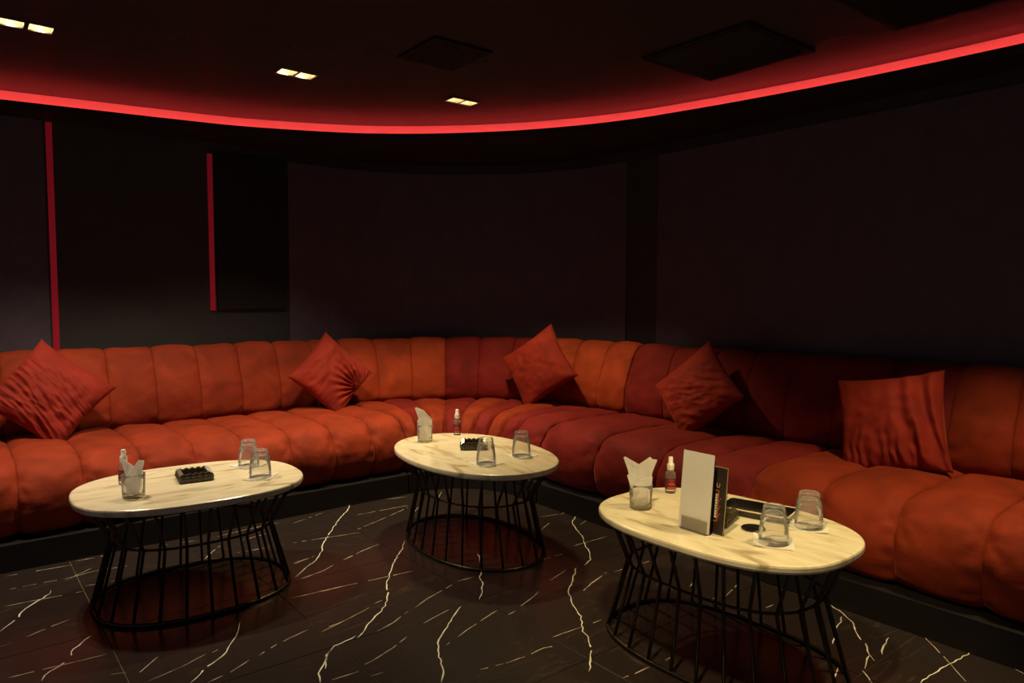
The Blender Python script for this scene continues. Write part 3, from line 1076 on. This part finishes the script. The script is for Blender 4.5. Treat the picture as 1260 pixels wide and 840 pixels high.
def ribbed_glass(x, y, label):
    bm = bmesh.new()
    H = 0.088
    n = 72
    prof_o = [(0.034, 0.0), (0.0375, 0.003), (0.038, 0.012), (0.0385, 0.03), (0.0395, 0.055), (0.0405, 0.072), (0.041, H)]
    prof_i = [(0.0385, H), (0.0380, 0.072), (0.0368, 0.055), (0.0355, 0.03), (0.033, 0.013), (0.015, 0.011)]
    rings = []
    for q, (r, z) in enumerate(prof_o + prof_i):
        ring = []
        for k in range(n):
            a = 2 * PI * k / n
            f = 1.0
            if q < len(prof_o) and 0.005 < z < 0.07:
                f = 1 + 0.022 * math.cos(18 * a + 40 * z)
            ring.append(bm.verts.new((r * f * math.cos(a), r * f * math.sin(a), z)))
        rings.append(ring)
    for A, B in zip(rings[:-1], rings[1:]):
        for k in range(n):
            l = (k + 1) % n
            bm.faces.new((A[k], A[l], B[l], B[k]))
    bm.faces.new(rings[0][::-1])
    bm.faces.new(rings[-1])
    o = bm_obj('napkin_glass', bm, M['glass'], None, smooth=True)
    o.location = (x, y, TOP_Z)
    return tag(o, label, 'glass', 'ribbed napkin glasses')

def folded_napkin(x, y, outline, face, off, tilt, label, seed):
    """thin folded paper: outline in (width, height) on a plane facing 'face', rolled into the glass at the bottom"""
    th = 0.0022
    pts = outline
    V, F = [], []
    # curl: width axis bends around the glass
    bm = bmesh.new()
    front = [bm.verts.new((px, 0.0, pz)) for px, pz in pts]
    f = bm.faces.new(front)
    r = bmesh.ops.triangulate(bm, faces=[f])
    bmesh.ops.subdivide_edges(bm, edges=bm.edges[:], cuts=3, use_grid_fill=True)
    for v in bm.verts:
        w, z = v.co.x, v.co.z
        c = max(0.0, 1 - z / 0.10)
        v.co.y = off - 10.0 * w * w * (0.35 + c) * (1 if off <= 0 else -1) * 0.5 + tilt * z + 0.0022 * noise.noise(Vector((w * 40, z * 30, seed)))
    ext = bmesh.ops.extrude_face_region(bm, geom=bm.faces[:])
    for v in ext['geom']:
        if isinstance(v, bmesh.types.BMVert):
            v.co.y += th
    o = bm_obj('paper_napkin', bm, M['paper'], None)
    o.location = (x, y, TOP_Z + 0.0125)
    o.rotation_euler = (0, 0, face)
    return tag(o, label, 'napkin', 'folded paper napkins in the glasses')
VIEW = math.radians(-38.82)       # plane across the viewing direction
ribbed_glass(0.535, 2.905, 'ribbed clear glass of folded napkins ' + ON['A'])
folded_napkin(0.535, 2.905, [(-0.022, 0.0), (0.016, 0.0), (0.030, 0.06), (0.032, 0.075), (0.004, 0.098), (-0.046, 0.132), (-0.050, 0.124), (-0.040, 0.09), (-0.034, 0.06)], VIEW, 0.004, 0.02,
              'paper napkin with a long slanting point in ribbed glass ' + ON['A'], 1.0)
folded_napkin(0.535, 2.905, [(-0.020, 0.0), (0.018, 0.0), (0.036, 0.062), (0.044, 0.10), (0.050, 0.128), (0.030, 0.130), (0.014, 0.110), (-0.010, 0.085), (-0.024, 0.05)], VIEW, -0.010, -0.02,
              'paper napkin with a ragged upright corner in ribbed glass ' + ON['A'], 2.0)
ribbed_glass(1.930, 3.115, 'ribbed clear glass of folded napkins ' + ON['B'])
folded_napkin(1.930, 3.115, [(-0.026, 0.0), (0.028, 0.0), (0.036, 0.06), (0.036, 0.10), (-0.010, 0.148), (-0.046, 0.162), (-0.054, 0.158), (-0.036, 0.11), (-0.034, 0.06)], VIEW, 0.006, 0.03,
              'tall paper napkin with slanted top in ribbed glass ' + ON['B'], 3.0)
folded_napkin(1.930, 3.115, [(-0.024, 0.0), (0.026, 0.0), (0.035, 0.05), (0.037, 0.098), (-0.006, 0.118), (-0.037, 0.100), (-0.034, 0.06)], VIEW, -0.012, -0.015,
              'shorter front paper napkin sheet in ribbed glass ' + ON['B'], 4.0)
ribbed_glass(1.905, 1.640, 'ribbed clear glass of folded napkins ' + ON['C'])
folded_napkin(1.905, 1.640, [(-0.016, 0.0), (0.010, 0.0), (0.026, 0.05), (0.037, 0.085), (0.042, 0.112), (0.060, 0.156), (0.042, 0.160), (0.034, 0.168), (-0.006, 0.142), (-0.054, 0.168), (-0.060, 0.164), (-0.044, 0.12), (-0.034, 0.06)], VIEW, 0.006, 0.03,
              'paper napkin with two pointed corners in ribbed glass ' + ON['C'], 5.0)
folded_napkin(1.905, 1.640, [(-0.016, 0.0), (0.012, 0.0), (0.034, 0.06), (0.038, 0.104), (0.0, 0.092), (-0.040, 0.118), (-0.052, 0.108), (-0.036, 0.06)], VIEW, -0.010, -0.02,
              'low front paper napkin sheet in ribbed glass ' + ON['C'], 6.0)

# ---------------------------------------------------------------- spray bottles
def spray_bottle():
    t = thing('spray_bottle', 'x', 'bottle', (0, 0, 0), 0, 'small spray bottles')
    bm = bmesh.new()
    add_lathe(bm, [(0.017, 0.0), (0.0195, 0.002), (0.020, 0.008), (0.020, 0.070), (0.0185, 0.078), (0.013, 0.084), (0.012, 0.088)], 28)
    bm_obj('bottle_body', bm, M['acrylic'], t, smooth=True)
    # wrap-around label with print standing on it
    def patch(r, a0, a1, z0, z1, mat, parent, nm):
        V, F = [], []
        n = 16
        for k in range(n + 1):
            a = a0 + (a1 - a0) * k / n
            for rr, z in ((r, z0), (r, z1)):
                V.append((rr * math.cos(a), rr * math.sin(a), z))
        for k in range(n):
            F.append((2 * k, 2 * k + 2, 2 * k + 3, 2 * k + 1))
        return mesh_obj(nm, V, F, mat, parent, smooth=True)
    c = math.radians(-128.8)
    lb = patch(0.0204, c - 2.0, c + 2.0, 0.016, 0.058, M['label_dark'], t, 'label')
    for z0, z1, w in ((0.019, 0.025, 0.75), (0.0335, 0.0375, 0.6), (0.0385, 0.041, 0.5)):
        patch(0.0207, c - w, c + w, z0, z1, M['label_red'], lb, 'print_line')
    # looping mark at the head of the label
    bm = bmesh.new()
    P = []
    for k in range(24):
        a = 2 * PI * k / 24
        w, z = 0.34 * math.sin(a) + 0.10 * math.sin(2 * a), 0.050 + 0.0045 * math.cos(a) - 0.0016 * math.cos(2 * a)
        P.append((0.0207 * math.cos(c + w), 0.0207 * math.sin(c + w), z))
    add_tube(bm, P, 0.0007, 6, closed=True)
    bm_obj('print_mark', bm, M['label_red'], lb, smooth=True)
    bm = bmesh.new()
    add_lathe(bm, [(0.0125, 0.0885), (0.0135, 0.090), (0.0135, 0.108), (0.0120, 0.112), (0.0085, 0.114), (0.0085, 0.136), (0.0075, 0.138)], 24)
    bm_obj('spray_head', bm, M['white_plastic'], t, smooth=True)
    bm = bmesh.new()
    add_tube(bm, [(0.006, 0, 0.128), (0.0105, 0, 0.128)], 0.002, 8)
    bm_obj('nozzle', bm, M['white_plastic'], t)
    return t
sb = spray_bottle()
for k, (t, x, y, lab) in enumerate((('A', 0.545, 3.135, 'small spray bottle half hidden behind napkin glass '), ('B', 2.165, 3.165, 'small spray bottle with white head and dark red label '), ('C', 2.150, 1.705, 'small spray bottle with white head and red-printed label '))):
    o = sb if k == 0 else copy_tree(sb)
    o.location = (x, y, TOP_Z)
    o['label'] = lab + ON[t]

# ---------------------------------------------------------------- ashtrays
def ashtray():
    t = thing('ashtray', 'x', 'ashtray', (0, 0, 0), 0, 'dark faceted ashtrays')
    S, H, w = 0.064, 0.032, 0.020
    bm = bmesh.new()
    outer0 = [(-S, -S), (S, -S), (S, S), (-S, S)]
    lev = [(S - 0.003, 0.0), (S, 0.003), (S, H - 0.006), (S - 0.005, H), (S - w, H), (S - w - 0.006, 0.010)]
    rings = [[bm.verts.new((x / S * r, y / S * r, z)) for x, y in outer0] for r, z in lev]
    for A, B in zip(rings[:-1], rings[1:]):
        for k in range(4):
            l = (k + 1) % 4
            bm.faces.new((A[k], A[l], B[l], B[k]))
    bm.faces.new(rings[0][::-1])
    bm.faces.new(rings[-1])
    bm_obj('bowl', bm, M['ash'], t)
    # diamond studs on the four sides and along the rim
    bm = bmesh.new()
    n = 5
    for q in range(4):
        R = Matrix.Rotation(q * PI / 2, 4, 'Z')
        for k in range(n):
            x = -S + 0.006 + (k + 0.5) * (2 * S - 0.012) / n
            h = (S - 0.006) / n
            c = [(x - h, -S, 0.0155), (x, -S, 0.003), (x + h, -S, 0.0155), (x, -S, 0.027)]
            vs = [bm.verts.new(R @ Vector(p)) for p in c]
            tip = bm.verts.new(R @ Vector((x, -S - 0.005, 0.0155)))
            for a in range(4):
                bm.faces.new((vs[a], vs[(a + 1) % 4], tip))
            bm.faces.new(vs[::-1])
            y0, y1 = -S + 0.002, -S + w - 0.001
            c = [(x - h, y0, H - 0.001), (x + h, y0, H - 0.001), (x + h, y1, H - 0.001), (x - h, y1, H - 0.001)]
            vs = [bm.verts.new(R @ Vector(p)) for p in c]
            t1, t2 = bm.verts.new(R @ Vector((x, y0 + 0.002, H + 0.006))), bm.verts.new(R @ Vector((x, y1 - 0.002, H + 0.006)))
            bm.faces.new((vs[0], vs[1], t1)); bm.faces.new((vs[1], vs[2], t2, t1)); bm.faces.new((vs[2], vs[3], t2)); bm.faces.new((vs[3], vs[0], t1, t2)); bm.faces.new(vs[::-1])
    bm_obj('diamond_studs', bm, M['ash'], t)
    return t
at = ashtray()
for k, (t, x, y, rz, lab) in enumerate((('A', 0.785, 3.045, -0.12, 'dark diamond-faceted square ashtray '), ('B', 2.035, 2.830, 0.95, 'black faceted square ashtray beside the glass pairs '), ('C', 1.990, 1.395, 0.30, 'dark faceted ashtray tucked behind the menu cards '))):
    o = at if k == 0 else copy_tree(at)
    o.location = (x, y, TOP_Z)
    o.rotation_euler = (0, 0, rz)
    o['label'] = lab + ON[t]

# ---------------------------------------------------------------- menu cards on the third table
MZ = Matrix.Rotation(-PI / 2, 4, 'Z')          # local x runs along -y, local y (back) along +x
def slab(name, x0, x1, z0, z1, y0, th, mat, parent, tilt, bev=0.0):
    bm = bmesh.new()
    add_box(bm, (x0, 0, z0), (x1, th, z1), bev, 1)
    o = bm_obj(name, bm, mat, parent)
    o.location = (0, y0, 0)
    o.rotation_euler = (-tilt, 0, 0)
    return o
mh = thing('menu_holder', 'clear acrylic stand holding an upright blank white card on the marble table', 'menu holder', (1.846, 1.368, TOP_Z), -PI / 2)
slab('back_panel', -0.062, 0.056, 0.0, 0.235, 0.0045, 0.003, M['dark_card'], mh, 0.10)
slab('front_pocket', -0.046, 0.052, 0.002, 0.050, -0.0085, 0.002, M['acrylic'], mh, 0.10)
bm = bmesh.new()
add_box(bm, (-0.048, -0.012, 0.0), (0.054, 0.030, 0.003), 0.0008, 1)
bm_obj('foot', bm, M['acrylic'], mh)
wc = slab('menu_card', -0.060, 0.058, 0.004, 0.252, -0.0025, 0.0012, M['card'], None, 0.0)
wc.matrix_world = Matrix.Translation((1.846 - 0.0030, 1.368, TOP_Z)) @ MZ @ Matrix.Rotation(-0.10, 4, 'X')
tag(wc, 'tall plain white card standing in the acrylic holder', 'menu card')
dk = thing('menu_card', 'dark brown menu card with orange framed print leaning behind the white card', 'menu card', (1.876, 1.325, TOP_Z), -PI / 2)
dkp = slab('card', -0.062, 0.046, 0.0, 0.212, 0.0, 0.0035, M['dark_card'], dk, 0.10)
def printed(name, mat, boxes, parent):
    bm = bmesh.new()
    for x0, x1, z0, z1 in boxes:
        add_box(bm, (x0, -0.0006, z0), (x1, -0.0001, z1))
    return bm_obj(name, bm, mat, parent)
printed('orange_frame', M['orange_print'], [(0.0165, 0.0185, 0.04, 0.138), (-0.046, 0.0185, 0.136, 0.138), (-0.046, 0.0185, 0.04, 0.042), (-0.046, -0.044, 0.04, 0.138)], dkp)
printed('cream_lettering', M['cream_print'], [(0.007, 0.014, 0.052 + 0.0085 * k, 0.0585 + 0.0085 * k) for k in range(9)], dkp)
printed('gold_edge', M['gold_print'], [(0.0445, 0.0460, 0.0, 0.212), (-0.062, 0.046, 0.2105, 0.212)], dkp)
fc = bpy.data.curves.new('letter', 'FONT')
fc.body = 'U'
fc.size = 0.020
fc.extrude = 0.0003
tmp = bpy.data.objects.new('letter_outline', fc)
lm = bpy.data.meshes.new_from_object(tmp)
bpy.data.objects.remove(tmp)
lm.materials.clear()
lm.materials.append(M['gold_print'])
fo = link(bpy.data.objects.new('letter', lm), dkp)
fo.location = (0.007, -0.0006, 0.147)
fo.rotation_euler = (PI / 2, 0, 0)
# orange flame-like flecks beside the frame
printed('orange_flecks', M['orange_print'], [(0.0205 + 0.004 * math.sin(k * 2.1), 0.0225 + 0.004 * math.sin(k * 2.1), 0.055 + 0.008 * k, 0.059 + 0.008 * k) for k in range(8)], dkp)

# ---------------------------------------------------------------- black tray, disc, dark cap
tr = thing('serving_tray', 'black rectangular tray with thin tan rim behind the glasses and menu cards', 'tray', (2.172, 1.345, TOP_Z), math.radians(-76))
def rrect(hx, hy, r, n=6):
    out = []
    for cx_, cy_, a0 in ((hx - r, hy - r, 0), (-hx + r, hy - r, PI / 2), (-hx + r, -hy + r, PI), (hx - r, -hy + r, 1.5 * PI)):
        for k in range(n + 1):
            a = a0 + PI / 2 * k / n
            out.append((cx_ + r * math.cos(a), cy_ + r * math.sin(a)))
    return out
bm = bmesh.new()
hx, hy = 0.120, 0.072
lev = [(-0.010, 0.0), (-0.004, 0.002), (0.0, 0.020), (-0.005, 0.020), (-0.009, 0.005)]
rings = [[bm.verts.new((x, y, z)) for x, y in rrect(hx + d, hy + d, 0.018)] for d, z in lev]
m = len(rings[0])
for A, B in zip(rings[:-1], rings[1:]):
    for k in range(m):
        l = (k + 1) % m
        bm.faces.new((A[k], A[l], B[l], B[k]))
bm.faces.new(rings[0][::-1])
bm.faces.new(rings[-1])
bm_obj('tray_body', bm, M['black_gloss'], tr)
bm = bmesh.new()
add_tube(bm, [(x, y, 0.0225) for x, y in rrect(hx - 0.002, hy - 0.002, 0.017)], 0.0026, 8, closed=True)
bm_obj('tray_rim', bm, M['rim'], tr, smooth=True)
bm = bmesh.new()
add_lathe(bm, [(0.036, 0.0), (0.038, 0.001), (0.038, 0.0045), (0.036, 0.006), (0.030, 0.006), (0.028, 0.005)], 32)
ds = bm_obj('coaster', bm, M['black_gloss'], None)
ds.location = (2.014, 1.262, TOP_Z)
tag(ds, 'small round glossy black disc lying on the marble table by the tray', 'coaster')
bt = thing('bottle', 'small dark bottle with round black cap mostly hidden behind the menu cards', 'bottle', (2.215, 1.520, TOP_Z))
bm = bmesh.new()
add_lathe(bm, [(0.013, 0.0), (0.015, 0.003), (0.015, 0.040), (0.010, 0.046)], 20)
bm_obj('bottle_body', bm, M['black_gloss'], bt, smooth=True)
bm = bmesh.new()
add_lathe(bm, [(0.012, 0.0465), (0.016, 0.049), (0.017, 0.058), (0.013, 0.066), (0.006, 0.068)], 20)
bm_obj('cap', bm, M['black_gloss'], bt, smooth=True)
